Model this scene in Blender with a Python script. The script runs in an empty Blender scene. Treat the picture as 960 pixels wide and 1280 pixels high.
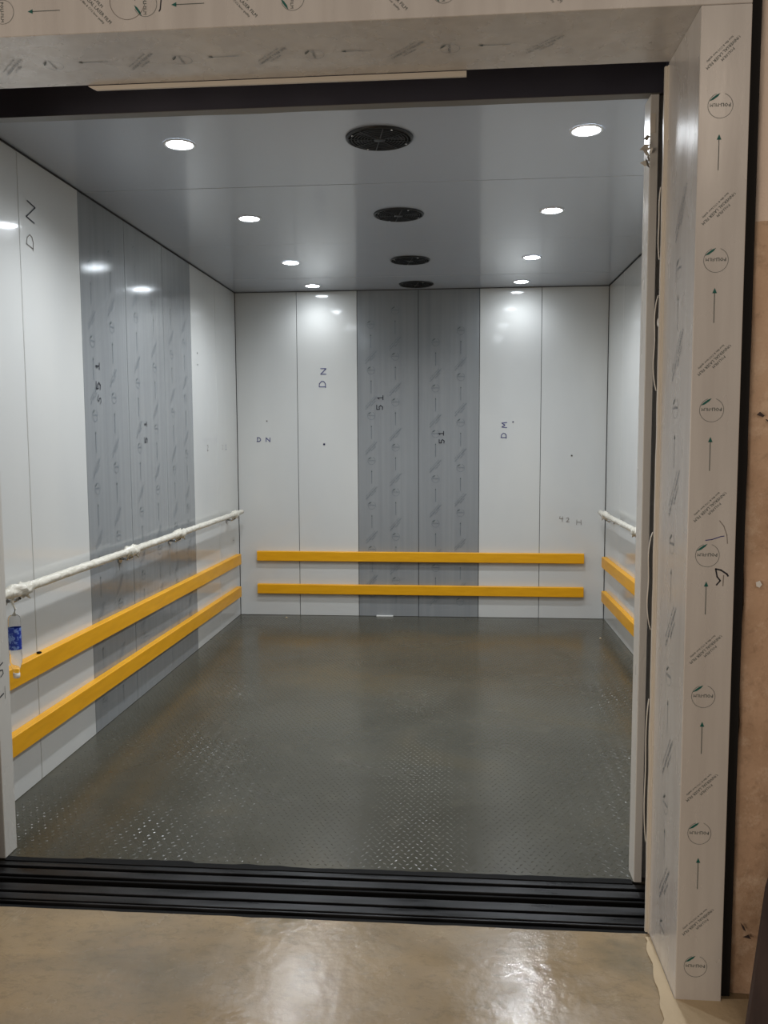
import bpy, bmesh, math, random
from mathutils import Vector, Matrix, noise
random.seed(7)
S = bpy.context.scene
COL = S.collection

# ------------------------------------------------------------------ camera
cam_d = bpy.data.cameras.new('camera'); cam = bpy.data.objects.new('camera', cam_d); COL.objects.link(cam)
YAW, PIT, ROL, FPX = -0.08335, -0.08815, -0.00494, 1055.69
CX, CY, CZ = 1.81462, -2.66808, 1.5
F = Vector((math.sin(YAW)*math.cos(PIT), math.cos(YAW)*math.cos(PIT), math.sin(PIT)))
R0 = Vector((math.cos(YAW), -math.sin(YAW), 0)); U0 = R0.cross(F)
R = R0*math.cos(ROL) + U0*math.sin(ROL); U = -R0*math.sin(ROL) + U0*math.cos(ROL)
M = Matrix((R, U, -F)).transposed().to_4x4(); M.translation = Vector((CX, CY, CZ))
cam.matrix_world = M
cam_d.sensor_fit = 'VERTICAL'; cam_d.sensor_height = 36; cam_d.lens = FPX/1280*36
cam_d.clip_start = 0.05; cam_d.clip_end = 100
S.camera = cam

# ------------------------------------------------------------------ world, lobby lamp, added fill light, exposure
S.view_settings.view_transform = 'Standard'; S.view_settings.look = 'None'
S.view_settings.gamma = 1; S.view_settings.use_curve_mapping = False
S.view_settings.exposure = -0.08
w = bpy.data.worlds.new('world'); S.world = w; w.use_nodes = True
w.node_tree.nodes['Background'].inputs[0].default_value = (1.0, 0.86, 0.73, 1)
w.node_tree.nodes['Background'].inputs[1].default_value = 0.30
def area(name, loc, rot, sx, sy, power, col):
    l = bpy.data.lights.new(name, 'AREA'); l.shape = 'RECTANGLE'; l.size = sx; l.size_y = sy; l.energy = power; l.color = col
    o = bpy.data.objects.new(name, l); COL.objects.link(o); o.location = loc; o.rotation_euler = rot; return o
area('lobby_lamp', (2.6, -3.9, 3.4), (math.radians(12), 0, 0), 1.4, 0.6, 15, (1.0, 0.84, 0.70))
area('lobby_fill', (-2.6, -4.4, 1.0), (math.radians(90), 0, math.radians(-52)), 3.2, 1.8, 100, (1.0, 0.84, 0.70))  # unseen area light added to brighten the jamb reveal and lower portal
LIGHT_E = 55.0; SPOT_W = 62.0      # lens glow and lamp power of each downlight

# ------------------------------------------------------------------ car dimensions (metres)
W, D, H = 3.0418, 4.3132, 2.697
OPX0, OPX1 = 0.213, 2.420           # car opening between the return posts
PY, PD, PX, PW, PH = -0.4818, -0.172, 2.4045, 0.119, 2.531   # portal cladding

# ------------------------------------------------------------------ materials
def lin(c):
    c = c/255.0
    return c/12.92 if c <= 0.04045 else ((c+0.055)/1.055)**2.4
def rgb(r, g, b): return (lin(r), lin(g), lin(b), 1)
class Mat:
    def __init__(s, name, col, rough=0.5, metal=0.0, spec=0.5):
        s.m = bpy.data.materials.new(name); s.m.use_nodes = True; s.t = s.m.node_tree; s.N = s.t.nodes; s.L = s.t.links
        s.b = s.N['Principled BSDF']
        s.b.inputs['Base Color'].default_value = col; s.b.inputs['Roughness'].default_value = rough
        s.b.inputs['Metallic'].default_value = metal; s.b.inputs['Specular IOR Level'].default_value = spec
        s.col = col
    def coord(s, sc=(1, 1, 1)):
        tc = s.N.new('ShaderNodeTexCoord'); mp = s.N.new('ShaderNodeMapping'); mp.inputs['Scale'].default_value = sc
        s.L.new(tc.outputs['Object'], mp.inputs['Vector']); return mp.outputs['Vector']
    def noise(s, scale, detail=4, sc=(1, 1, 1), rough=0.5, dist=0.0):
        n = s.N.new('ShaderNodeTexNoise'); n.inputs['Scale'].default_value = scale; n.inputs['Detail'].default_value = detail
        n.inputs['Roughness'].default_value = rough; n.inputs['Distortion'].default_value = dist
        s.L.new(s.coord(sc), n.inputs['Vector']); return n.outputs['Fac']
    def ramp(s, fac, stops):
        r = s.N.new('ShaderNodeValToRGB'); e = r.color_ramp.elements
        while len(e) < len(stops): e.new(0.5)
        for i, (p, c) in enumerate(stops): e[i].position = p; e[i].color = c if len(c) == 4 else (*c, 1)
        s.L.new(fac, r.inputs['Fac']); return r.outputs['Color']
    def mix(s, a, b, fac, mode='MIX'):
        m = s.N.new('ShaderNodeMix'); m.data_type = 'RGBA'; m.blend_type = mode
        for sock, v in ((m.inputs[0], fac), (m.inputs[6], a), (m.inputs[7], b)):
            if isinstance(v, bpy.types.NodeSocket): s.L.new(v, sock)
            else: sock.default_value = v
        return m.outputs[2]
    def base(s, o): s.L.new(o, s.b.inputs['Base Color']); return s
    def rough(s, fac, a, b):
        mr = s.N.new('ShaderNodeMapRange'); mr.inputs['To Min'].default_value = a; mr.inputs['To Max'].default_value = b
        mr.inputs['From Min'].default_value = 0.3; mr.inputs['From Max'].default_value = 0.7
        s.L.new(fac, mr.inputs['Value']); s.L.new(mr.outputs['Result'], s.b.inputs['Roughness']); return s
    def bump(s, fac, strength=0.2, dist=0.01, prev=None):
        b = s.N.new('ShaderNodeBump'); b.inputs['Strength'].default_value = strength; b.inputs['Distance'].default_value = dist
        s.L.new(fac, b.inputs['Height'])
        if prev: s.L.new(prev, b.inputs['Normal'])
        s.L.new(b.outputs['Normal'], s.b.inputs['Normal']); return b.outputs['Normal']

def g(v): return (v, v, v, 1)
# painted white sheet steel, glossy, very slightly oil-canned
mw = Mat('white_enamel', rgb(208, 209, 206), 0.17, 0, 0.5)
n = mw.noise(1.6, 3, (1, 1, 0.5))
mw.base(mw.ramp(n, [(0.3, rgb(203, 204, 202)), (0.7, rgb(212, 212, 208))])); mw.rough(mw.noise(5, 3), 0.06, 0.10)
mw.bump(mw.noise(3.0, 2, (1, 1, 0.25)), 0.06, 0.006)
# grey stainless under clear protective film
ms = Mat('filmed_steel', rgb(138, 142, 144), 0.24, 0.08, 0.4)
n = ms.noise(30, 3, (1, 1, 0.03))
ms.base(ms.ramp(n, [(0.3, rgb(142, 145, 147)), (0.7, rgb(150, 153, 154))])); ms.rough(ms.noise(6, 3), 0.09, 0.16)
ms.bump(ms.noise(5.0, 3, (1, 1, 0.2)), 0.1, 0.004)
# ceiling sheet
mc = Mat('ceiling_enamel', rgb(176, 181, 190), 0.16, 0.0, 0.6)
mc.rough(mc.noise(4, 3), 0.10, 0.17); mc.bump(mc.noise(2.5, 2), 0.06, 0.006)
# portal cladding under film
mp_ = Mat('portal_steel', rgb(160, 152, 144), 0.3, 0.2, 0.5)
n = mp_.noise(22, 4, (1, 1, 0.08))
mp_.base(mp_.ramp(n, [(0.3, rgb(196, 192, 188)), (0.7, rgb(210, 207, 203))])); mp_.rough(mp_.noise(9, 4, (1, 1, 0.3)), 0.2, 0.34)
mp_.bump(mp_.noise(14.0, 4, (1, 1, 0.25)), 0.16, 0.004)
mj = Mat('joint_dark', rgb(40, 41, 42), 0.7)
mblack = Mat('black_steel', rgb(70, 70, 82), 0.45, 0.3); mblack.rough(mblack.noise(8, 3), 0.35, 0.6)
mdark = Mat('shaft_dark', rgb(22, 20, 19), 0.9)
msill = Mat('sill_aluminium', rgb(58, 59, 60), 0.34, 0.7)
n = msill.noise(9, 5, (0.4, 3, 1)); msill.base(msill.ramp(n, [(0.35, rgb(22, 22, 23)), (0.7, rgb(56, 56, 57))])); msill.rough(n, 0.25, 0.5)
mrub = Mat('black_rubber', rgb(14, 14, 14), 0.8, 0, 0.2)
mpost = Mat('post_steel', rgb(212, 210, 204), 0.3, 0.05); mpost.rough(mpost.noise(7, 3, (1, 1, .3)), 0.22, 0.4)
# yellow bumper timber/PVC
my = Mat('yellow_bumper', rgb(222, 150, 14), 0.38)
n = my.noise(18, 4, (0.3, 0.3, 2)); my.base(my.ramp(n, [(0.3, rgb(226, 160, 8)), (0.7, rgb(238, 172, 18))])); my.bump(my.noise(60, 3, (0.2, 0.2, 2)), 0.1, 0.002)
# handrail wrap
mr_ = Mat('rail_wrap', rgb(222, 216, 200), 0.28); n = mr_.noise(30, 5, (1, 0.5, 1), dist=1.0)
mr_.base(mr_.ramp(n, [(0.3, rgb(204, 198, 182)), (0.65, rgb(230, 225, 212))])); mr_.bump(n, 0.7, 0.01)
# car floor rubber-painted tread plate
mf = Mat('grey_tread', rgb(84, 86, 84), 0.3, 0.0, 0.36)
n = mf.noise(1.3, 6, dist=0.6); n2 = mf.noise(9, 6)
a = mf.ramp(n, [(0.35, rgb(66, 64, 54)), (0.55, rgb(74, 72, 62)), (0.72, rgb(82, 76, 60))])
mf.base(mf.mix(a, rgb(104, 98, 84), mf.ramp(n2, [(0.55, g(0)), (0.8, g(0.2))]))); mf.rough(mf.noise(2.2, 5, dist=.5), 0.16, 0.30)
mf.bump(mf.noise(40, 4), 0.08, 0.003)
# concrete
mk = Mat('polished_concrete', rgb(150, 132, 106), 0.35)
n = mk.noise(1.1, 9, (1, 1.6, 1), dist=0.5, rough=0.55); n2 = mk.noise(16, 9, (1, 1.8, 1), rough=0.8, dist=.3); n3 = mk.noise(45, 6)
a = mk.ramp(n, [(0.32, rgb(118, 108, 90)), (0.46, rgb(144, 127, 102)), (0.58, rgb(160, 139, 108)), (0.7, rgb(126, 114, 92))])
a = mk.mix(a, rgb(104, 94, 78), mk.ramp(n2, [(0.5, g(0)), (0.6, g(0.3))]))
a = mk.mix(a, rgb(196, 180, 152), mk.ramp(mk.noise(5, 9, rough=.75, dist=.4), [(0.6, g(0)), (0.74, g(0.6))]))
mk.base(a); mk.rough(mk.noise(3.5, 7, dist=0.4), 0.10, 0.34)
nb = mk.bump(mk.noise(28, 6), 0.2, 0.006); mk.bump(n3, 0.12, 0.003, nb)
mmort = Mat('mortar', rgb(190, 170, 138), 0.7); mmort.bump(mmort.noise(50, 6), 0.4, 0.004)
# plaster wall: cream paint above, bare render below
mpl = Mat('plaster', rgb(170, 138, 108), 0.85)
sx = mpl.N.new('ShaderNodeSeparateXYZ'); tc = mpl.N.new('ShaderNodeTexCoord'); mpl.L.new(tc.outputs['Object'], sx.inputs[0])
ad = mpl.N.new('ShaderNodeMath'); ad.operation = 'MULTIPLY_ADD'; ad.inputs[1].default_value = 0.10
mpl.L.new(mpl.noise(7, 4), ad.inputs[0]); mpl.L.new(sx.outputs['Z'], ad.inputs[2])
gt = mpl.N.new('ShaderNodeMath'); gt.operation = 'GREATER_THAN'; gt.inputs[1].default_value = 2.09; mpl.L.new(ad.outputs[0], gt.inputs[0])
n = mpl.noise(3, 8, rough=.6); n2 = mpl.noise(30, 8, rough=.7)
low = mpl.ramp(n, [(0.3, rgb(178, 146, 118)), (0.5, rgb(206, 174, 146)), (0.7, rgb(222, 194, 166))])
low = mpl.mix(low, rgb(132, 106, 84), mpl.ramp(n2, [(0.52, g(0)), (0.75, g(0.55))]))
low = mpl.mix(low, rgb(240, 220, 196), mpl.ramp(mpl.noise(9, 9, rough=.8), [(0.52, g(0)), (0.66, g(0.5))]))
mpl.base(mpl.mix(low, rgb(242, 224, 208), gt.outputs[0])); mpl.bump(n2, 0.5, 0.006, mpl.bump(n, 0.5, 0.02))
mprint = Mat('film_print', rgb(80, 90, 88), 0.5)
mprint2 = Mat('film_print_pale', rgb(92, 103, 112), 0.5)
mleaf = Mat('film_print_leaf', rgb(12, 92, 84), 0.5)
mink = Mat('blue_marker', rgb(48, 50, 118), 0.5)
mink2 = Mat('black_marker', rgb(30, 32, 44), 0.5)
mpen = Mat('pencil', rgb(120, 112, 106), 0.6)
mgrille = Mat('grille_black', rgb(44, 45, 46), 0.4, 0.4)
mchrome = Mat('chrome', rgb(190, 190, 190), 0.2, 1.0)
mtrimw = Mat('light_trim', rgb(225, 226, 226), 0.3)
mflange = Mat('flange_grey', rgb(112, 110, 106), 0.4)
mwhite = Mat('white_tape', rgb(228, 228, 224), 0.5)
mpeel = Mat('peeling_film', rgb(214, 208, 196), 0.3)
mcard = Mat('pale_strip', rgb(206, 200, 188), 0.5)
mboard = Mat('dark_board', rgb(64, 52, 50), 0.7); n = mboard.noise(20, 6, (1, 1, .2)); mboard.base(mboard.ramp(n, [(.3, rgb(52, 42, 42)), (.7, rgb(78, 64, 60))])); mboard.bump(n, .4, .004)
mblue = Mat('bottle_label', rgb(28, 66, 170), 0.35)
n = mblue.noise(60, 3); mblue.base(mblue.ramp(n, [(0.5, rgb(24, 56, 160)), (0.56, rgb(120, 150, 215))]))
mcap = Mat('bottle_cap', rgb(226, 222, 214), 0.4)
mglass = Mat('clear_plastic', (0.97, 0.98, 0.99, 1), 0.08); mglass.b.inputs['Transmission Weight'].default_value = 1.0; mglass.b.inputs['IOR'].default_value = 1.12
mem = bpy.data.materials.new('lamp_glow'); mem.use_nodes = True
nt = mem.node_tree; nt.nodes.remove(nt.nodes['Principled BSDF']); em = nt.nodes.new('ShaderNodeEmission')
em.inputs[0].default_value = (0.86, 0.93, 1.0, 1); em.inputs[1].default_value = LIGHT_E
nt.links.new(em.outputs[0], nt.nodes['Material Output'].inputs[0])
def mt(x): return x.m if isinstance(x, Mat) else x

# ------------------------------------------------------------------ helpers
def tag(o, label=None, cat=None, group=None, kind=None):
    if label: o['label'] = label
    if cat: o['category'] = cat
    if group: o['group'] = group
    if kind: o['kind'] = kind
    return o
def empty(name, loc, label=None, cat=None, group=None, kind=None):
    o = bpy.data.objects.new(name, None); COL.objects.link(o); o.location = loc; o.empty_display_size = 0.1
    return tag(o, label, cat, group, kind)
def link(name, me, mats, parent=None, loc=None):
    if me:
        for m in (mats if isinstance(mats, (list, tuple)) else [mats]): me.materials.append(mt(m))
    o = bpy.data.objects.new(name, me); COL.objects.link(o)
    if parent: o.parent = parent
    if loc: o.location = loc
    return o
class B:
    """collects shapes into one mesh"""
    def __init__(s): s.bm = bmesh.new()
    def box(s, x0, x1, y0, y1, z0, z1, mi=0, bev=0.0):
        t = bmesh.new()
        v = [t.verts.new((x, y, z)) for x in (x0, x1) for y in (y0, y1) for z in (z0, z1)]
        for f in ((0, 1, 3, 2), (4, 6, 7, 5), (0, 4, 5, 1), (2, 3, 7, 6), (0, 2, 6, 4), (1, 5, 7, 3)):
            t.faces.new([v[i] for i in f])
        bmesh.ops.recalc_face_normals(t, faces=t.faces[:])
        if bev: bmesh.ops.bevel(t, geom=t.edges[:], offset=bev, segments=1, affect='EDGES')
        s._merge(t, mi); return s
    def _merge(s, t, mi=0, smooth=False):
        mp = {v: s.bm.verts.new(v.co) for v in t.verts}
        for f in t.faces:
            try: nf = s.bm.faces.new([mp[v] for v in f.verts]); nf.material_index = mi; nf.smooth = smooth
            except ValueError: pass
        t.free()
    def poly(s, pts, mi=0):
        f = s.bm.faces.new([s.bm.verts.new(p) for p in pts]); f.material_index = mi; return s
    def prism(s, pts, vec, mi=0):
        """closed polygon pts extruded by vec"""
        t = bmesh.new(); a = [t.verts.new(p) for p in pts]; b = [t.verts.new(Vector(p)+Vector(vec)) for p in pts]
        t.faces.new(a); t.faces.new(b[::-1])
        for i in range(len(a)): t.faces.new((a[i], b[i], b[(i+1) % len(a)], a[(i+1) % len(a)]))
        bmesh.ops.recalc_face_normals(t, faces=t.faces[:]); s._merge(t, mi); return s
    def rings(s, rings, mi=0, cap=True, smooth=True, closed=True):
        bm = s.bm; vs = [[bm.verts.new(p) for p in r] for r in rings]; n = len(vs[0])
        for a, b in zip(vs, vs[1:]):
            for i in range(n if closed else n-1):
                f = bm.faces.new((a[i], a[(i+1) % n], b[(i+1) % n], b[i])); f.material_index = mi; f.smooth = smooth
        if cap:
            for r, fl in ((vs[0], True), (vs[-1], False)):
                f = bm.faces.new(r[::-1] if fl else r); f.material_index = mi
        return s
    def lathe(s, prof, c=(0, 0, 0), n=24, mi=0, cap=True, smooth=True):
        return s.rings([[(c[0]+r*math.cos(2*math.pi*i/n), c[1]+r*math.sin(2*math.pi*i/n), c[2]+z) for i in range(n)] for r, z in prof], mi, cap, smooth)
    def tube(s, path, rad, n=8, mi=0, jit=0.0, cap=True):
        path = [Vector(p) for p in path]; rs = []
        up = Vector((0, 0, 1))
        for i, p in enumerate(path):
            d = (path[min(i+1, len(path)-1)]-path[max(i-1, 0)]).normalized()
            u = d.cross(up)
            if u.length < 0.1: u = d.cross(Vector((1, 0, 0)))
            u.normalize(); v = u.cross(d)
            r = rad[i] if isinstance(rad, (list, tuple)) else rad
            ring = []
            for k in range(n):
                a = 2*math.pi*k/n; rr = r
                if jit: rr *= 1 + jit*noise.noise(p*22 + Vector((math.cos(a), math.sin(a), 0))*1.5)
                ring.append(p + u*math.cos(a)*rr + v*math.sin(a)*rr)
            rs.append(ring)
        return s.rings(rs, mi, cap)
    def build(s, name, mats, parent=None, loc=None, recalc=True):
        if recalc: bmesh.ops.recalc_face_normals(s.bm, faces=s.bm.faces[:])
        me = bpy.data.meshes.new(name); s.bm.to_mesh(me); s.bm.free()
        return link(name, me, mats, parent, loc)

# flat print / writing ------------------------------------------------
_tx = {}
def text_mesh(txt, bold=0.0):
    k = (txt, bold)
    if k in _tx: return _tx[k]
    c = bpy.data.curves.new('t', 'FONT'); c.body = txt; c.size = 1.0; c.align_x = 'CENTER'; c.align_y = 'CENTER'; c.resolution_u = 1; c.offset = bold
    o = bpy.data.objects.new('t', c); COL.objects.link(o)
    bpy.context.view_layer.update()
    me = o.to_mesh(); vs = [v.co.copy() for v in me.vertices]; fs = [tuple(p.vertices) for p in me.polygons]
    o.to_mesh_clear(); bpy.data.objects.remove(o); bpy.data.curves.remove(c)
    _tx[k] = (vs, fs); return _tx[k]
class Ink:
    """flat marks in a plane: origin o, right r, up u, lifted slightly along n"""
    def __init__(s, o, r, u, lift=0.0006):
        s.o, s.r, s.u = Vector(o), Vector(r), Vector(u); s.n = s.r.cross(s.u)*lift; s.v, s.f, s.m = [], [], []
    def P(s, x, y): return s.o + s.r*x + s.u*y + s.n
    def poly(s, pts, mi=0):
        k = len(s.v); s.v += [s.P(*p) for p in pts]; s.f.append(tuple(range(k, k+len(pts)))); s.m.append(mi)
    def stroke(s, pts, w=0.004, mi=0):
        for a, b in zip(pts, pts[1:]):
            a, b = Vector(a), Vector(b); d = (b-a)
            if d.length < 1e-6: continue
            d.normalize(); q = Vector((-d.y, d.x))*w/2; e = d*w*0.3
            s.poly([tuple(a-q-e), tuple(b-q+e), tuple(b+q+e), tuple(a+q-e)], mi)
    def text(s, txt, x, y, size, rot=0, mi=0, bold=0.0, sx=1.0):
        vs, fs = text_mesh(txt, bold); c, sn = math.cos(rot), math.sin(rot); k = len(s.v)
        for v in vs:
            a, b = v.x*size*sx, v.y*size
            s.v.append(s.P(x+a*c-b*sn, y+a*sn+b*c))
        s.f += [tuple(i+k for i in f) for f in fs]; s.m += [mi]*len(fs)
    def ring(s, x, y, r, w, a0=0, a1=360, mi=0, n=28):
        for i in range(n):
            a = math.radians(a0+(a1-a0)*i/n); b = math.radians(a0+(a1-a0)*(i+1)/n)
            s.poly([(x+r*math.cos(a), y+r*math.sin(a)), (x+(r+w)*math.cos(a), y+(r+w)*math.sin(a)),
                    (x+(r+w)*math.cos(b), y+(r+w)*math.sin(b)), (x+r*math.cos(b), y+r*math.sin(b))], mi)
    def build(s, name, mats, parent):
        me = bpy.data.meshes.new(name); me.from_pydata([tuple(v) for v in s.v], [], s.f)
        o = link(name, me, mats, parent)
        for p, m in zip(me.polygons, s.m): p.material_index = m
        return o
def film_logo(k, x, y, q=1.0, w=0.0009):
    k.ring(x, y, 0.029*q, w, -250, 60+10, 0, 30)
    k.poly([(x-0.027*q, y+0.011*q), (x-0.017*q, y+0.014*q), (x-0.006*q, y+0.022*q), (x-0.0005*q, y+0.0295*q), (x-0.010*q, y+0.0255*q), (x-0.019*q, y+0.019*q)], 1)
    k.text('POLI', x+0.0125*q, y+0.002*q, 0.0118*q, math.pi, 0, 0.018); k.text('-FILM', x-0.0125*q, y+0.002*q, 0.0112*q, math.pi, 0, 0.0)
def film_arrow(k, x, y0, y1, w=0.0018):
    k.poly([(x-w/2, y0), (x+w/2, y0), (x+w/2, y1), (x-w/2, y1)])
    k.poly([(x-0.0055, y1-0.002), (x+0.0055, y1-0.002), (x, y1+0.011)], 1)
def film_diag(k, x, y, q=1.0, ang=44):
    a = math.radians(ang); d = Vector((math.cos(a), math.sin(a))); nn = Vector((-d.y, d.x))
    for txt, off, al, sz in (('laser film & CO2 laser quality', 0.013, 0.0, 0.0085), ('UNIVERSAL LASER FILM', 0.0, 0.0, 0.0125), ('POLI-FILM', -0.0135, 0.006, 0.0112)):
        p = Vector((x, y)) + nn*off*q + d*al*q
        k.text(txt, p.x, p.y, sz*q, a+math.pi, 0, 0.0)

# ------------------------------------------------------------------ setting: car shell
G = 0.002   # half joint between panels
def shell_wall(name, cuts, axis, cols, label):
    """backing slab + separate sheet-steel panels with recessed joints"""
    b = B(); T = 0.03
    if axis == 'left': b.box(-T-0.02, -0.012, 0.115, D, 0, H)
    if axis == 'right': b.box(W+0.012, W+T+0.02, 0.115, D, 0, H)
    if axis == 'back': b.box(-0.05, W+0.05, D+0.012, D+T+0.02, 0, H)
    o = b.build(name, mj); tag(o, label, kind='structure')
    out = []
    for (a, c), m in zip(zip(cuts, cuts[1:]), cols):
        b = B(); a += G; c -= G; z0, z1 = 0.001, H-0.004
        pr = random.uniform(0, 0.0012)
        if axis == 'left': b.box(-0.012, 0.0-pr, a, c, z0, z1, 0, 0.002)
        if axis == 'right': b.box(W+pr, W+0.012, a, c, z0, z1, 0, 0.002)
        if axis == 'back': b.box(a, c, D+pr, D+0.012, z0, z1, 0, 0.002)
        out.append(b.build('wall_panel', m, o))
    return o, out
SC = [0.2, 0.815, 1.385, 1.955, 2.56, 3.12, 3.72, D-0.001]
wl, PL = shell_wall('wall_left', SC, 'left', [mw, mw, ms, ms, ms, mw, mw], 'left car wall of white panels with a grey filmed steel band')
wr, PR = shell_wall('wall_right', SC, 'right', [mw, mw, ms, ms, ms, mw, mw], 'right car wall of white panels mostly hidden behind the door post')
BC = [0.001, 0.515, 1.017, 1.519, 2.016, 2.513, W-0.001]
wb, PB = shell_wall('wall_back', BC, 'back', [mw, mw, ms, ms, mw, mw], 'back car wall, white panels either side of a grey steel band')
# ceiling
b = B(); b.box(-0.05, W+0.05, 0.16, D+0.05, H+0.012, H+0.05)
ce = tag(b.build('ceiling', mj), 'grey glossy sheet ceiling of the car with recessed lamps', kind='structure')
CC = [0.165, 1.435, 2.646, 3.76, D]
for a, c in zip(CC, CC[1:]):
    B().box(0.0, W, a+0.0015, c-0.0015, H+random.uniform(0, .001), H+0.012, 0, 0.0015).build('ceiling_panel', mc, ce)
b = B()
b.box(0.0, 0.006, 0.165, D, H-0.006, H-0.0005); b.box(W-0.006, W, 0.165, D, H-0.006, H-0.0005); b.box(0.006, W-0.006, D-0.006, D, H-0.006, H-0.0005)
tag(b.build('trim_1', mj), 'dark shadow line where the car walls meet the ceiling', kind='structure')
# car floor with raised tread lozenges
b = B(); b.box(-0.04, W+0.04, 0.128, D+0.04, -0.05, 0.0)
fl = tag(b.build('floor', mf), 'dark grey tread plate floor inside the car', kind='structure')
vs, fs = [], []
st = 0.0275; nx, ny = int((W-0.06)/st), int((D-0.24)/st/0.9); c45 = math.sqrt(.5)
for j in range(ny):
    for i in range(nx):
        x = 0.045+i*st+(st/2 if j % 2 else 0); y = 0.16+j*st*0.9
        s_ = 1 if (i+j) % 2 else -1
        dx, dy = c45, c45*s_
        L, w_, h_ = 0.0100, 0.0032, 0.0010
        k = len(vs)
        vs += [(x-dx*L, y-dy*L, 0.0001), (x-dy*w_, y+dx*w_, 0.0001), (x+dx*L, y+dy*L, 0.0001), (x+dy*w_, y-dx*w_, 0.0001),
               (x-dx*L*.45, y-dy*L*.45, h_), (x+dx*L*.45, y+dy*L*.45, h_)]
        fs += [(k+3, k+2, k+5), (k+2, k+1, k+5), (k+3, k+5, k+4), (k+1, k+4, k+5), (k, k+3, k+4), (k+1, k, k+4)]
me = bpy.data.meshes.new('tread_pattern'); me.from_pydata(vs, [], fs)
for p in me.polygons:
    p.use_smooth = False
tag(link('tread_pattern', me, mf, fl), kind='stuff')
bmt = bmesh.new(); bmt.from_mesh(me); bmesh.ops.recalc_face_normals(bmt, faces=bmt.faces[:]); bmt.to_mesh(me); bmt.free()

# car front returns, posts and header
b = B(); b.box(0.0, OPX0-0.05, 0.155, 0.198, 0.0, H)
b2 = b.build('wall_front', mpost); tag(b2, 'narrow car front wall behind the left door post', kind='structure')
B().box(OPX1+0.02, W, 0.155, 0.198, 0.0, H).build('front_panel', mpost, b2)
def post(x0, x1, label):
    b = B(); b.box(x0, x1, 0.118, 0.2, 0.001, 2.558, 0, 0.002)
    return tag(b.build('trim_2' if x0 < 1 else 'trim_3', mpost), label, kind='structure')
tl = post(0.165, OPX0, 'pale steel door post at the left side of the car opening')
tr = post(OPX1, 2.447, 'slim pale steel door post at the right side of the car opening')
k = Ink((OPX0, 0.118, 0), (0, 1, 0), (0, 0, 1))      # marker "5" and "1" on the left post's inner face
k.stroke([(0.012, .700), (0.020, .702), (0.040, .708)], 0.005); k.stroke([(0.014, .700), (0.018, .684), (0.036, .682), (0.040, .668), (0.022, .660)], 0.004)
k.stroke([(0.006, .588), (0.036, .596)], 0.006); k.stroke([(0.046, .575), (0.046, .62)], 0.002)
k.build('marker_writing', mink2, tl)
b = B(); b.box(-0.1, W+0.1, 0.12, 0.128, 2.562, 2.95)
he = tag(b.build('trim_4', mblack), 'black header of the car door above the opening', kind='structure')
b = B(); b.box(-0.0, W, 0.128, 0.16, 2.566, 2.95); b.build('header_back', mflange, he)
# wavy grey under-flange
vs = []; nseg = 60
for i in range(nseg+1):
    x = 0.05+i*(2.40/nseg); vs.append((x, 0.5*noise.noise(Vector((x*3, 0, 0)))*0.012))
b = B()
b.rings([[(x, 0.120, 2.5625), (x, 0.158+e*.5, 2.5625), (x, 0.158+e*.5, 2.559-abs(e)*.4), (x, 0.120, 2.5605)] for x, e in vs], 0, True, False)
b.build('header_flange', mflange, he)
# shaft surroundings that keep the gap dark
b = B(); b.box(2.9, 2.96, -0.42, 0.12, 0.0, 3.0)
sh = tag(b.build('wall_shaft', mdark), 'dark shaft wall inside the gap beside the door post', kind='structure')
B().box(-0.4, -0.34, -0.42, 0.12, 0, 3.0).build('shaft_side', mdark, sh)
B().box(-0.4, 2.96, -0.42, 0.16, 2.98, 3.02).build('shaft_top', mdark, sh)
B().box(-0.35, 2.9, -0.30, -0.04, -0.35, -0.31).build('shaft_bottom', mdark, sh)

# sliding door stack: two dark panels parked at the right, one edge at the left
for (x0, x1, y0, y1, lb) in ((2.452, 2.88, 0.034, 0.066, 'parked dark car door panel behind the right post'), (2.462, 2.88, -0.02, 0.012, 'parked dark landing door panel at the right gap'), (-0.3, 0.196, 0.05, 0.085, 'dark door panel edge left of the opening')):
    t = B().box(x0, x1, y0, y1, 0.03, 2.72, 0, 0.002).build('door_panel', mblack)
    tag(t, lb, 'door')
    B().box(min(max(x0, x0+.02), x1), x1, y0+.008, y1-.008, 0.003, 0.03).build('guide_shoe', mrub, t)

# sills
b = B(); b.box(-0.1, W-0.1, 0.0, 0.129, -0.03, -0.014)
cs = tag(b.build('trim_5', mrub), 'grooved dark car door sill', kind='structure')
def ribs(spec, parent):
    for y0, y1, z, m in spec:
        B().box(-0.1, W-0.12, y0, y1, -0.014, z, 0, 0.0015).build('sill_rib', m, parent)
ribs([(0.080, 0.108, -0.001, msill), (0.022, 0.062, -0.001, msill), (0.002, 0.012, -0.005, mrub)], cs)
# ragged black rubber edge lapping the car floor
rs = []
for i in range(161):
    x = 0.215+i*(2.2/160); e = 0.010*noise.noise(Vector((x*4.1, 3, 0)))+0.006*noise.noise(Vector((x*17, 1, 0)))
    if 0.5 < x < 0.9: e += 0.008
    rs.append([(x, 0.108, -0.010), (x, 0.108, 0.002), (x, 0.134+e, 0.003), (x, 0.134+e, 0.0005)])
B().rings(rs, 0, True, False).build('rubber_edge', mrub, cs)
b = B(); b.box(-0.1, W-0.1, -0.178, -0.028, -0.03, -0.016)
ls = tag(b.build('trim_6', mrub), 'grooved dark landing door sill above the concrete', kind='structure')
ribs([(-0.078, -0.034, -0.001, msill), (-0.128, -0.092, -0.001, msill), (-0.146, -0.138, 0.000, msill), (-0.178, -0.150, -0.008, mrub)], ls)

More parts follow.
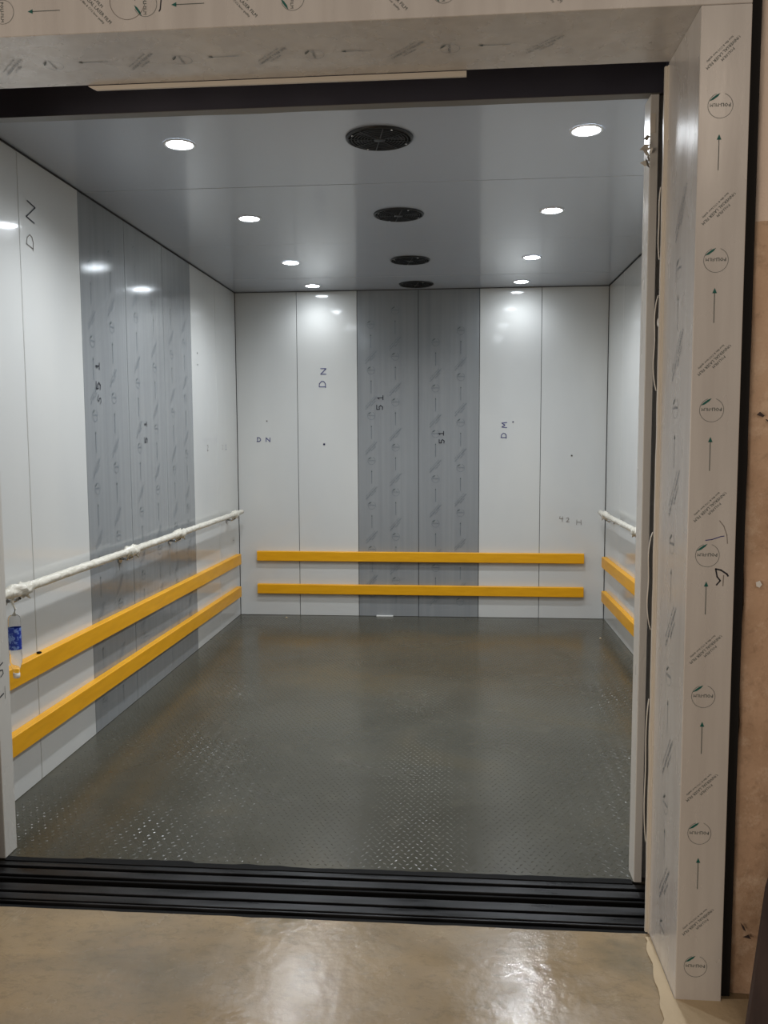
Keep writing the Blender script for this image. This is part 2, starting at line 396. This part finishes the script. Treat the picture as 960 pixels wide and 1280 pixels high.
# ------------------------------------------------------------------ landing: portal, plaster wall, concrete
def panel(name, m, parent, *a, bev=0.0015): return B().box(*a, 0, bev).build(name, m, parent)
po = empty('trim_7', (1.3, PY, 0), 'grey brown steel door surround covered in printed protective film', kind='structure'); po.location = (0, 0, 0)
LX = 0.232
jr = panel('jamb', mp_, po, PX, PX+PW, PY, PD, 0.0, PH)
jl = panel('jamb', mp_, po, LX-PW, LX, PY, PD, 0.0, PH)
hd = panel('head', mp_, po, LX-PW, PX+PW, PY, PD, PH+0.0008, PH+PW+0.03)
panel('gap_shade', mdark, po, PX+PW+0.0008, PX+PW+0.0315, -0.455, -0.20, 0.0, PH+PW)  # dark box put in as the shade of the gap beside the right jamb
# pale film-covered return lips on the inner edge of the jamb
def lip(x0, x1, y0, y1):
    b = B(); pts = []
    for i in range(91):
        z = 0.001+i*(2.52/90); e = 0.0018*noise.noise(Vector((z*9, 0, 5)))
        pts.append([(x0+e, y0, z), (x1, y0, z), (x1, y1, z), (x0+e, y1, z)])
    return b.rings(pts, 0, True, False).build('jamb_lip', mpeel, po)
lip(PX-0.010, PX+0.004, PD+0.001, PD+0.012); lip(PX-0.003, PX+0.004, PD-0.006, PD+0.0005)
b = B()                                            # curled loose film standing off the lip
for z0, z1, amp in ((1.63, 1.90, .010), (0.93, 1.22, .012), (0.28, 0.72, .007), (2.0, 2.2, .004)):
    nn = 18; outer = []
    for i in range(nn+1):
        t = i/nn; z = z0+(z1-z0)*t; e = amp*math.sin(math.pi*t)**.6*(1+.25*math.sin(9*t))
        outer.append([(PX-0.012-e, PD+0.013, z), (PX-0.0105-e, PD+0.013, z), (PX-0.0105-e, PD+0.020, z), (PX-0.012-e, PD+0.020, z)])
    b.rings(outer, 0, True, False)
b.build('peeling_film', mpeel, po)
# film print: right jamb front
k = Ink((PX, PY, 0), (1, 0, 0), (0, 0, 1))
per = 0.3665
for i in range(-1, 7):
    zc = 2.297-i*per
    if zc+0.03 < PH: film_logo(k, 0.0505, zc) if zc > 0.03 else None
    if zc-0.068 < PH-0.02 and zc-0.155 > 0.01: film_arrow(k, 0.0495, zc-0.152, zc-0.078)
    if -0.2 < zc-0.245 and zc-0.245 < PH-0.04 and zc-0.30 > 0.0: film_diag(k, 0.053, zc-0.243, 0.82)
k.stroke([(0.045, 1.236), (0.060, 1.238), (0.083, 1.246), (0.090, 1.247)], 0.0022, 2)                  # marker scribbles
k.stroke([(0.078, 1.286), (0.089, 1.272), (0.097, 1.25), (0.099, 1.228)], 0.0016, 3)
k.stroke([(0.072, 1.163), (0.085, 1.160), (0.100, 1.150), (0.103, 1.145)], 0.004, 4); k.stroke([(0.072, 1.163), (0.076, 1.143), (0.084, 1.133), (0.075, 1.122)], 0.0035, 4); k.stroke([(0.092, 1.147), (0.091, 1.120)], 0.002, 3)
k.build('film_print', [mprint, mleaf, mink, mpen, mink2], jr)
# right jamb reveal
k = Ink((PX, PY, 0), (0, -1, 0), (0, 0, 1))
for i in range(0, 7):
    zc = 2.08-i*per
    film_diag(k, -0.14, zc, 1.25, 52)
    film_logo(k, -0.15, zc-0.14, 0.9); film_arrow(k, -0.15, max(zc-0.30, .01), zc-0.22) if zc-.22 > .05 else None
k.build('film_print', [mprint2, mprint], jr)
# head front (pattern turned on its side) and soffit
k = Ink((0, PY, PH), (0, 0, 1), (-1, 0, 0))
for i in range(-1, 6):
    xc = 0.655+0.377*i+0.0
    if xc < 0.2 or xc > 2.3: continue
    film_logo(k, 0.062 if i != 1 else 0.064, -xc); film_arrow(k, 0.060, -(xc+0.152), -(xc+0.078))
    film_diag(k, 0.066, -(xc+0.243), 0.95)
k.stroke([(0.088, -1.075), (0.05, -1.07), (0.046, -1.067)], 0.003, 3)
k.ring(0.075, -0.985, 0.045, 0.0012, 60, 250, 2)
k.build('film_print', [mprint, mleaf, mpen, mink2], hd)
k = Ink((0, PY, PH), (0, 1, 0), (-1, 0, 0))
k.n = Vector((0, 0, -0.0006))
for i in range(8):
    xc = 0.45+i*0.365-0.11
    if xc > 2.15: continue
    film_logo(k, 0.17, -xc, .9); film_arrow(k, 0.16, -(xc+0.16), -(xc+0.085)); film_diag(k, 0.17, -(xc+0.25), 1.0)
k.build('film_print', [mprint2, mprint], hd)
# pale batten under the soffit edge
b = B(); b.prism([(0.742, PD-0.0005, 2.530), (0.765, PD-0.0005, 2.518), (1.846, PD-0.0005, 2.515), (1.846, PD-0.0005, 2.530)], (0, 0.008, 0))
tag(b.build('protective_strip', mcard), 'long pale strip left hanging under the door head', 'strip')

# landing wall (plaster)
def plaster(name, x0, x1, z0, z1, label, wob):
    b = B(); bm = b.bm; nx_, nz_ = 26, 64; rows = []
    for j in range(nz_+1):
        z = z0+(z1-z0)*j/nz_; row = []
        e = wob*(noise.noise(Vector((z*6, 1, 2)))*0.006+noise.noise(Vector((z*25, 4, 2)))*0.002)
        for i in range(nx_+1):
            t = (i/nx_)**1.8; x = x0+(x1-x0)*t+e*(1-t)
            y = -0.44+0.006*noise.noise(Vector((x*5, z*5, 0)))+0.002*noise.noise(Vector((x*22, z*22, 0)))
            if i == 0: y += 0.004
            row.append(bm.verts.new((x, y, z)))
        rows.append(row)
    for j in range(nz_):
        for i in range(nx_):
            bm.faces.new((rows[j][i], rows[j][i+1], rows[j+1][i+1], rows[j+1][i])).smooth = True
    back = [bm.verts.new((x0+0.004, -0.19, r[0].co.z)) for r in rows]
    for j in range(nz_): bm.faces.new((back[j], rows[j][0], rows[j+1][0], back[j+1]))
    o = b.build(name, mpl, recalc=False); tag(o, label, kind='structure')
    return o
lw = plaster('wall_landing', PX+PW+0.036, 5.0, 0.0, 3.4, 'rough tan plaster landing wall with cream paint above', 1)
B().box(PX+PW+0.05, 5.0, -0.40, -0.19, 0, 3.4).build('wall_core', mdark, lw)
B().box(LX-PW-4, LX-PW-0.03, -0.44, -0.19, 0, 3.4).build('plaster_face', mpl, lw)
B().box(LX-PW-0.03, PX+PW+0.04, -0.44, -0.19, PH+PW+0.06, 3.4).build('plaster_face', mpl, lw)
# landing floor
b = B(); bm = b.bm; nx_, ny_ = 120, 50; rows = []
for j in range(ny_+1):
    t = j/ny_; row = []
    for i in range(nx_+1):
        x = -2.5+8.5*i/nx_; ye = -0.178+(0.004*noise.noise(Vector((x*9, 0, 0)))+0.003*noise.noise(Vector((x*31, 0, 0))))
        y = ye-(t**2.0)*5.8
        z = -0.0012+0.0022*noise.noise(Vector((x*2, y*2, 0)))*min(1, t*6)
        row.append(bm.verts.new((x, y, z)))
    rows.append(row)
for j in range(ny_):
    for i in range(nx_): bm.faces.new((rows[j][i], rows[j+1][i], rows[j+1][i+1], rows[j][i+1])).smooth = True
o = b.build('floor', mk); tag(o, 'stained tan polished concrete landing floor in front of the sill', kind='structure')
B().box(-2.5, 6.0, -6.0, -0.19, -0.2, -0.02).build('floor_slab', mk, o)
# mortar smear at the foot of the right jamb
pts = []
for i in range(30):
    t = i/29; y = -0.20-t*0.62; xx = PX-0.012-0.055*t-0.03*abs(noise.noise(Vector((y*9, 0, 7)))); pts.append((xx, y))
out = [(x, y, 0.0008) for x, y in pts]+[(2.9, -0.82, 0.0008), (2.9, -0.445, 0.0008), (PX-0.001, -0.4815, 0.0008), (PX-0.001, -0.2, 0.0008)]
b = B(); b.prism(out, (0, 0, 0.003)); b.build('mortar_smear', mmort, o)
# leaning dark board at the right edge
t = B(); t.prism([(2.543, -0.60, 0.0), (3.05, -0.60, 0.0), (3.35, -0.475, 1.25), (2.86, -0.475, 1.25), (2.596, -0.563, 0.37)], (0, -0.018, 0.0))
tag(t.build('board', mboard), 'dark brown board leaning on the plaster wall at right', 'board')

# ------------------------------------------------------------------ marks on the walls
def pxr(o, r, u, parent, name, mats, strokes, lift=0.0018):
    k = Ink(o, r, u, lift)
    for pts, w_, mi in strokes: k.stroke(pts, w_, mi)
    return k.build(name, mats, parent)
def glyph(ch, x, y, s, rot=0, w_=0.006, mi=0):
    G_ = {'N': [[(-.5, -.5), (-.5, .5), (.5, -.5), (.5, .5)]], 'D': [[(-.4, -.5), (-.4, .5), (.1, .45), (.45, .1), (.4, -.25), (.05, -.5), (-.55, -.5)]],
          'H': [[(-.45, -.5), (-.4, .5)], [(-.4, .05), (.4, 0)], [(.45, -.5), (.4, .5)]], '1': [[(-.4, -.5), (.4, -.5)], [(0, -.5), (0, .5), (-.25, .2)]],
          '5': [[(.4, .5), (-.3, .5), (-.3, .05), (.1, .1), (.35, -.15), (.1, -.5), (-.35, -.45)]], '4': [[(-.3, .5), (-.4, 0), (.3, 0)], [(.2, .4), (.15, -.6)]],
          '.': [[(-.1, 0), (.1, 0)], [(0, -.1), (0, .1)]], '2': [[(-.3, .4), (.1, .5), (.3, .2), (-.3, -.5), (.4, -.5)]], 'M': [[(-.5, -.5), (-.4, .5), (0, -.1), (.4, .5), (.5, -.5)]]}
    c, sn = math.cos(math.radians(rot)), math.sin(math.radians(rot))
    s *= .82
    return [([(x+(a*c-b_*sn)*s, y+(a*sn+b_*c)*s) for a, b_ in ln], w_, mi) for ln in G_[ch]]
YB = D
f1 = (0, YB, 0), (1, 0, 0), (0, 0, 1)
def bx_(px): return px
pxr(*f1, PB[1], 'marker_writing', [mink, mpen], glyph('N', .735, 2.045, .055, 90)+glyph('D', .725, 1.94, .065, 90)+glyph('.', .735, 1.445, .05, 0, .012))
pxr(*f1, PB[0], 'marker_writing', [mink, mpen], glyph('D', .185, 1.487, .04)+glyph('N', .262, 1.485, .04)+glyph('.', .255, 1.64, .04, 0, .008, 1))
pxr(*f1, PB[2], 'marker_writing', [mink2, mpen], glyph('1', 1.205, 1.825, .055, 90)+glyph('5', 1.20, 1.745, .06, 90))
pxr(*f1, PB[3], 'marker_writing', [mink2, mpen], glyph('1', 1.705, 1.53, .05, 90)+glyph('5', 1.71, 1.465, .05, 90))
pxr(*f1, PB[4], 'marker_writing', [mink, mpen], glyph('M', 2.22, 1.595, .05, 90)+glyph('D', 2.215, 1.51, .05, 90)+glyph('.', 2.29, 1.62, .03, 0, .01))
pxr(*f1, PB[5], 'marker_writing', [mink, mpen], glyph('.', 2.765, 1.345, .04, 0, .01, 1)+glyph('4', 2.69, .83, .05, 0, .004, 1)+glyph('2', 2.74, .82, .04, 0, .004, 1)+glyph('H', 2.83, .80, .05, 0, .004, 1))
f2 = (0, 0, 0), (0, 1, 0), (0, 0, 1)
pxr(*f2, PL[1], 'marker_writing', [mink2, mpen], glyph('N', .915, 2.47, .085, 80, .006)+glyph('D', .90, 2.345, .07, 80, .004, 1))
pxr(*f2, PL[2], 'marker_writing', [mink2, mpen], glyph('5', 1.55, 1.77, .06, 90, .006)+glyph('1', 1.55, 1.87, .05, 90, .006)+glyph('5', 1.56, 1.70, .05, 60, .004))
pxr(*f2, PL[3], 'marker_writing', [mink2, mpen], glyph('1', 2.20, 1.585, .04, 90, .006)+glyph('5', 2.20, 1.49, .05, 90, .006))
pxr(*f2, PL[5], 'marker_writing', [mink2, mpen], glyph('.', 3.25, 2.10, .04, 0, .008)+glyph('.', 3.25, 2.02, .04, 0, .006)+glyph('2', 3.45, 1.43, .05, 0, .004, 1))
pxr(*f2, PL[6], 'marker_writing', [mink, mpen], glyph('1', 3.95, 1.43, .05, 0, .004)+glyph('2', 3.85, 1.43, .04, 0, .003, 1)+glyph('H', 4.12, .66, .06, 0, .004, 1))
# film print on the steel bands
def band_print(panel_, o, r, u, cols, q):
    k = Ink(o, r, u, 0.0012)
    for x, ph in cols:
        z = 2.56-ph
        while z > 0.12:
            film_logo(k, x, z, q*1.05, 0.0016)
            if z-0.17 > .05: film_arrow(k, x, z-0.19, z-0.09, .003)
            if z-0.26 > .12: film_diag(k, x, z-0.265, q*1.1, 48)
            z -= 0.371
    k.build('film_print', [mprint2, mprint], panel_)
band_print(PB[2], (0, D, 0), (1, 0, 0), (0, 0, 1), [(1.13, .14), (1.33, .03)], 1.0)
band_print(PB[3], (0, D, 0), (1, 0, 0), (0, 0, 1), [(1.66, .29), (1.865, .20)], 1.0)
for p_, c_ in ((PL[2], [(1.50, .2), (1.75, .1)]), (PL[3], [(2.10, .0), (2.38, .26)]), (PL[4], [(2.70, .15), (2.96, .05)])):
    band_print(p_, (0, 0, 0), (0, 1, 0), (0, 0, 1), c_, .95)

# ------------------------------------------------------------------ bumper rails
def bumper(pts4, nrm, L0, L1, label):
    pass
def bumper_side(x, sgn, y0, y1, zf, zb, h, label):
    """x wall plane, sgn towards inside; zf / zb bottom heights at front and back"""
    t = 0.036; a = x; c = x+sgn*t; ch = 0.004
    def sec(y, z): return [(a, y, z), (c-sgn*ch, y, z), (c, y, z+ch), (c, y, z+h-ch), (c-sgn*ch, y, z+h), (a, y, z+h)]
    o = B().rings([sec(y0, zf), sec((y0+y1)/2, (zf+zb)/2), sec(y1, zb)], 0, True, False).build('bumper_rail', my)
    tag(o, label, 'bumper rail', 'yellow bumper rails on the side walls')
def bumper_back(z, h, label):
    t = 0.036; y = D; c = D-t; ch = 0.004; x0, x1 = 0.158, 2.872
    def sec(x, z): return [(x, y, z), (x, c+ch, z), (x, c, z+ch), (x, c, z+h-ch), (x, c+ch, z+h), (x, y, z+h)]
    o = B().rings([sec(x0, z), sec(x1, z-0.006)], 0, True, False).build('bumper_rail', my)
    tag(o, label, 'bumper rail', 'yellow bumper rails on the back wall')
bumper_side(0.0005, 1, 0.25, 4.225, 0.492, 0.445, 0.088, 'upper yellow bumper rail along the left car wall')
bumper_side(0.0005, 1, 0.25, 4.215, 0.212, 0.172, 0.088, 'lower yellow bumper rail along the left car wall')
bumper_side(W-0.0005, -1, 0.25, 4.235, 0.452, 0.440, 0.088, 'upper yellow bumper rail along the right car wall')
bumper_side(W-0.0005, -1, 0.25, 4.225, 0.172, 0.162, 0.088, 'lower yellow bumper rail along the right car wall')
bumper_back(0.468, 0.082, 'upper yellow bumper rail across the back wall')
bumper_back(0.189, 0.082, 'lower yellow bumper rail across the back wall')

# ------------------------------------------------------------------ handrails wrapped in film
def handrail(x, sgn, wall, label, brs):
    z = 0.896; y0, y1 = 0.32, 4.14
    root = empty('handrail', (wall, y0, z), label, 'handrail', 'wrapped handrails on the side walls')
    def L(p): return (p[0]-wall, p[1]-y0, p[2]-z)
    n_ = 150; b = B()
    b.tube([L((x, y0+(y1-y0)*i/n_, z)) for i in range(n_+1)], 0.0195, 12, 0, 0.16)
    b.build('rail', mr_, root)
    for yb in brs:
        b = B(); xw = wall+sgn*0.002
        b.tube([L((xw, yb, z-0.045)), L((x-sgn*0.03, yb, z-0.05)), L((x, yb, z-0.035)), L((x, yb, z-0.012))], 0.007, 8)
        b.tube([L((xw-sgn*.0015, yb, z-0.045)), L((xw+sgn*0.004, yb, z-0.045))], 0.026, 14)
        b.build('bracket', mchrome, root)
        b = B()                                   # bunched film wrap at each bracket
        m_ = 26; ln = 0.17
        pth = []; rd = []
        for i in range(m_+1):
            t_ = i/m_; pth.append(L((x, yb-ln/2+ln*t_, z-0.002+0.004*math.sin(7*t_)))); rd.append(0.0205+0.009*math.sin(math.pi*t_)*(1+.6*noise.noise(Vector((t_*6+yb, 0, 0)))))
        b.tube(pth, rd, 12, 0, 0.45)
        for kx in range(3):                        # loose ends
            a_ = Vector(L((x, yb-0.03+0.03*kx, z))); q = Vector((sgn*0.012*(kx-1), 0.02*(kx-1), 0.03 if kx == 1 else -0.045))
            p0 = a_; p1 = a_+q*.7; p2 = a_+q+Vector((0, 0.012, 0))
            b.tube([p0, p1, p2], [0.010, 0.008, 0.003], 5, 0, .4)
        b.build('film_wrap', mr_, root)
    for yb in (y0+.002, y1-0.002):
        pass
    return root
handrail(0.07, 1, 0.0, 'film-wrapped white handrail along the left car wall', (0.56, 1.755, 2.564, 3.93))
handrail(W-0.07, -1, W, 'film-wrapped white handrail along the right car wall', (0.56, 1.755, 2.8, 3.93))

# ------------------------------------------------------------------ bottle hanging from the left handrail
bt = empty('bottle', (0.075, 0.50, 0.55), 'clear plastic bottle with blue label hanging from the left handrail', 'bottle')
b = B(); b.lathe([(0.010, 0.0), (0.0135, 0.004), (0.0135, 0.020)], n=16); b.build('cap', mcap, bt)
b = B(); b.lathe([(0.011, 0.0205), (0.012, 0.032), (0.018, 0.048), (0.0235, 0.066), (0.0235, 0.098), (0.0228, 0.100), (0.0235, 0.102), (0.0235, 0.236), (0.021, 0.248), (0.015, 0.254), (0.006, 0.250)], n=20)
b.build('body', mglass, bt)
b = B(); b.lathe([(0.0245, 0.118), (0.0245, 0.205)], n=20, cap=False); b.build('label', mblue, bt)
b = B(); b.tube([(0, 0, 0.252), (0.004, 0.004, 0.28), (-0.003, 0.0, 0.30), (-0.005, 0.0, 0.312)], [0.009, 0.004, 0.004, 0.006], 7, 0, .4); b.build('tie', mr_, bt)

# ------------------------------------------------------------------ downlights
ordn = ['nearest the door', 'second from the door', 'third from the door', 'nearest the back wall']
def downlight(loc, label, power):
    r = empty('downlight', loc, label, 'ceiling light', 'recessed downlights in the car ceiling')
    b = B(); b.lathe([(0.066, 0.0), (0.0655, -0.003), (0.060, -0.005), (0.054, -0.004), (0.052, 0.0)], n=28, cap=False); b.build('trim_ring', mtrimw, r)
    b = B(); b.lathe([(0.0001, -0.0015), (0.0525, -0.0015)], n=28, cap=False); b.build('lens', mem, r)
    l = bpy.data.lights.new('lamp', 'SPOT'); l.energy = power; l.spot_size = math.radians(158); l.spot_blend = 1.0; l.shadow_soft_size = 0.045; l.color = (0.90, 0.95, 1.0)
    o = bpy.data.objects.new('lamp', l); COL.objects.link(o); o.parent = r; o.location = (0, 0, -0.03)
    return r
LY = [0.82, 2.0, 3.18, 4.07]
for xs, side in ((0.693, 'left'), (2.328, 'right')):
    for i, y in enumerate(LY): downlight((xs, y, H-0.0005), f'round lit downlight in the {side} ceiling row, {ordn[i]}', SPOT_W*(1.15, 1.05, .95, .13)[i])

# ------------------------------------------------------------------ ventilation grilles
def grille(loc, label, proto=None):
    if proto:
        r = proto.copy(); COL.objects.link(r); r.location = loc; r['label'] = label
        for ch in proto.children:
            c = ch.copy(); COL.objects.link(c); c.parent = r
        return r
    r = empty('ventilation_grille', loc, label, 'vent', 'round black ventilation grilles in the car ceiling')
    b = B(); b.lathe([(0.136, 0.0), (0.135, -0.006), (0.128, -0.009), (0.124, -0.006), (0.124, 0.0)], n=48, cap=False); b.build('rim', mgrille, r)
    b = B(); b.lathe([(0.0001, 0.0), (0.126, 0.0)], n=32, cap=False); b.build('backing', mdark, r)
    b = B()
    for i in range(5):                             # fan blades behind the guard
        a = 2*math.pi*i/5
        p = [(.02*math.cos(a), .02*math.sin(a), -.001), (.10*math.cos(a-.1), .10*math.sin(a-.1), -.001), (.11*math.cos(a+.45), .11*math.sin(a+.45), -.003), (.03*math.cos(a+.9), .03*math.sin(a+.9), -.003)]
        b.poly(p)
    b.build('fan_blades', mgrille, r)
    b = B(); b.lathe([(0.024, -0.004), (0.024, -0.009), (0.018, -0.011), (0.0001, -0.011)], n=20, cap=False); b.build('hub', mgrille, r)
    for rr in (0.036, 0.049, 0.062, 0.075, 0.088, 0.101, 0.114):
        b = B(); n_ = 40
        b.rings([[((rr+dx)*math.cos(2*math.pi*i/n_), (rr+dx)*math.sin(2*math.pi*i/n_), dz) for dx, dz in ((-.0016, -.006), (.0016, -.006), (.0016, -.009), (-.0016, -.009))] for i in range(n_+1)], 0, False, False)
        b.build('guard_ring', mgrille, r)
    for i in range(8):
        a = math.pi*i/4+.2; c_, s_ = math.cos(a), math.sin(a); w_ = .0018
        b = B(); b.prism([(.022*c_-s_*w_, .022*s_+c_*w_, -.0062), (.126*c_-s_*w_, .126*s_+c_*w_, -.0062), (.126*c_+s_*w_, .126*s_-c_*w_, -.0062), (.022*c_+s_*w_, .022*s_-c_*w_, -.0062)], (0, 0, -.004))
        b.build('spoke', mgrille, r)
    for i in range(4):
        a = math.pi*i/2+.5
        b = B(); b.lathe([(0.0045, -0.0075), (0.004, -0.0105), (0.0001, -0.011)], (.118*math.cos(a), .118*math.sin(a), 0), 8, 0, False); b.build('screw', mchrome, r)
    return r
pg = None
for i, y in enumerate([0.825, 1.995, 3.18, 4.085]):
    q = grille((1.512, y, H-0.0005), f'round black vent grille in the ceiling, {ordn[i]}', pg)
    pg = pg or q

# ------------------------------------------------------------------ small things
tag(B().box(1.165, 1.305, D-0.022, D-0.003, 0.0012, 0.010, 0, .001).build('tape_strip', mwhite), 'short white tape strip on the floor below the grey steel band', 'tape')
b = B(); b.lathe([(0.0001, 0.0), (0.009, 0.001), (0.012, 0.005), (0.006, 0.009), (0.0001, 0.010)], n=7, cap=False)
tag(b.build('screw_scrap', mrub, None, (0.022, 0.79, 0.5735)), 'tiny dark scrap lying on the upper left bumper rail', 'scrap')
random.seed(11)
for x, y, lb in ((2.90, 3.62, 'small pale crumb on the floor near the right wall'), (0.42, 4.20, 'small pale crumb on the floor near the back left corner')):
    b = B(); q = [(0.011*math.cos(a_*1.05)*random.uniform(.6, 1.3), 0.009*math.sin(a_*1.05)*random.uniform(.6, 1.3)) for a_ in range(6)]
    b.rings([[(px_, py_, 0) for px_, py_ in q], [(px_*.8, py_*.8, .005) for px_, py_ in q], [(px_*.3, py_*.3, .008) for px_, py_ in q]], 0, True, False)
    tag(b.build('crumb', mmort, None, (x, y, 0.0012)), lb, 'debris')
k = Ink((0, -0.4475, 0), (1, 0, 0), (0, 0, 1))      # nail hole, chip and gouge in the render
k.poly([(2.590, 1.113), (2.598, 1.110), (2.604, 1.118), (2.598, 1.128), (2.588, 1.124)], 0)
k.poly([(2.576, 1.552), (2.592, 1.546), (2.596, 1.550), (2.584, 1.560)], 1); k.stroke([(2.60, 1.54), (2.625, 1.52)], .003, 1)
k.poly([(2.578, 0.205), (2.588, 0.195), (2.594, 0.180), (2.586, 0.186)], 1); k.poly([(2.585, 0.165), (2.608, 0.160), (2.600, 0.172)], 1)
k.build('plaster_chip', [mwhite, mboard], lw)
# door hanger bracket visible in the gap beside the post
hb = empty('door_bracket', (2.452, 0.06, 1.92), 'small metal door bracket with rollers in the gap beside the right post', 'bracket'); 
B().box(-0.004, 0.006, -0.01, 0.01, -0.10, 0.16, 0, .001).build('plate', mchrome, hb)
for dz in (0.13, 0.02, -0.07):
    b = B(); b.rings([[(0.0-0.012*kx, -0.014+.010*math.cos(2*math.pi*i/12), dz+.012*math.sin(2*math.pi*i/12)) for i in range(12)] for kx in (0, 1)], 0, True); b.build('roller', mcap if dz < 0 else mrub, hb)
# torn film tuft at the top of the right post
tf = B(); random.seed(3)
for i in range(9):
    a = Vector((2.421, 0.116, 2.43-0.012*i)); d_ = Vector((random.uniform(-.035, .012), random.uniform(-.03, 0), random.uniform(-.035, .03)))
    s1 = Vector((0, -.001, .009)); tf.poly([a, a+d_*.5+s1, a+d_, a+d_*.5-s1])
tf.box(2.4205, 2.436, 0.1165, 0.118, 2.44, 2.50)
tf.build('torn_film', mpeel, tr)
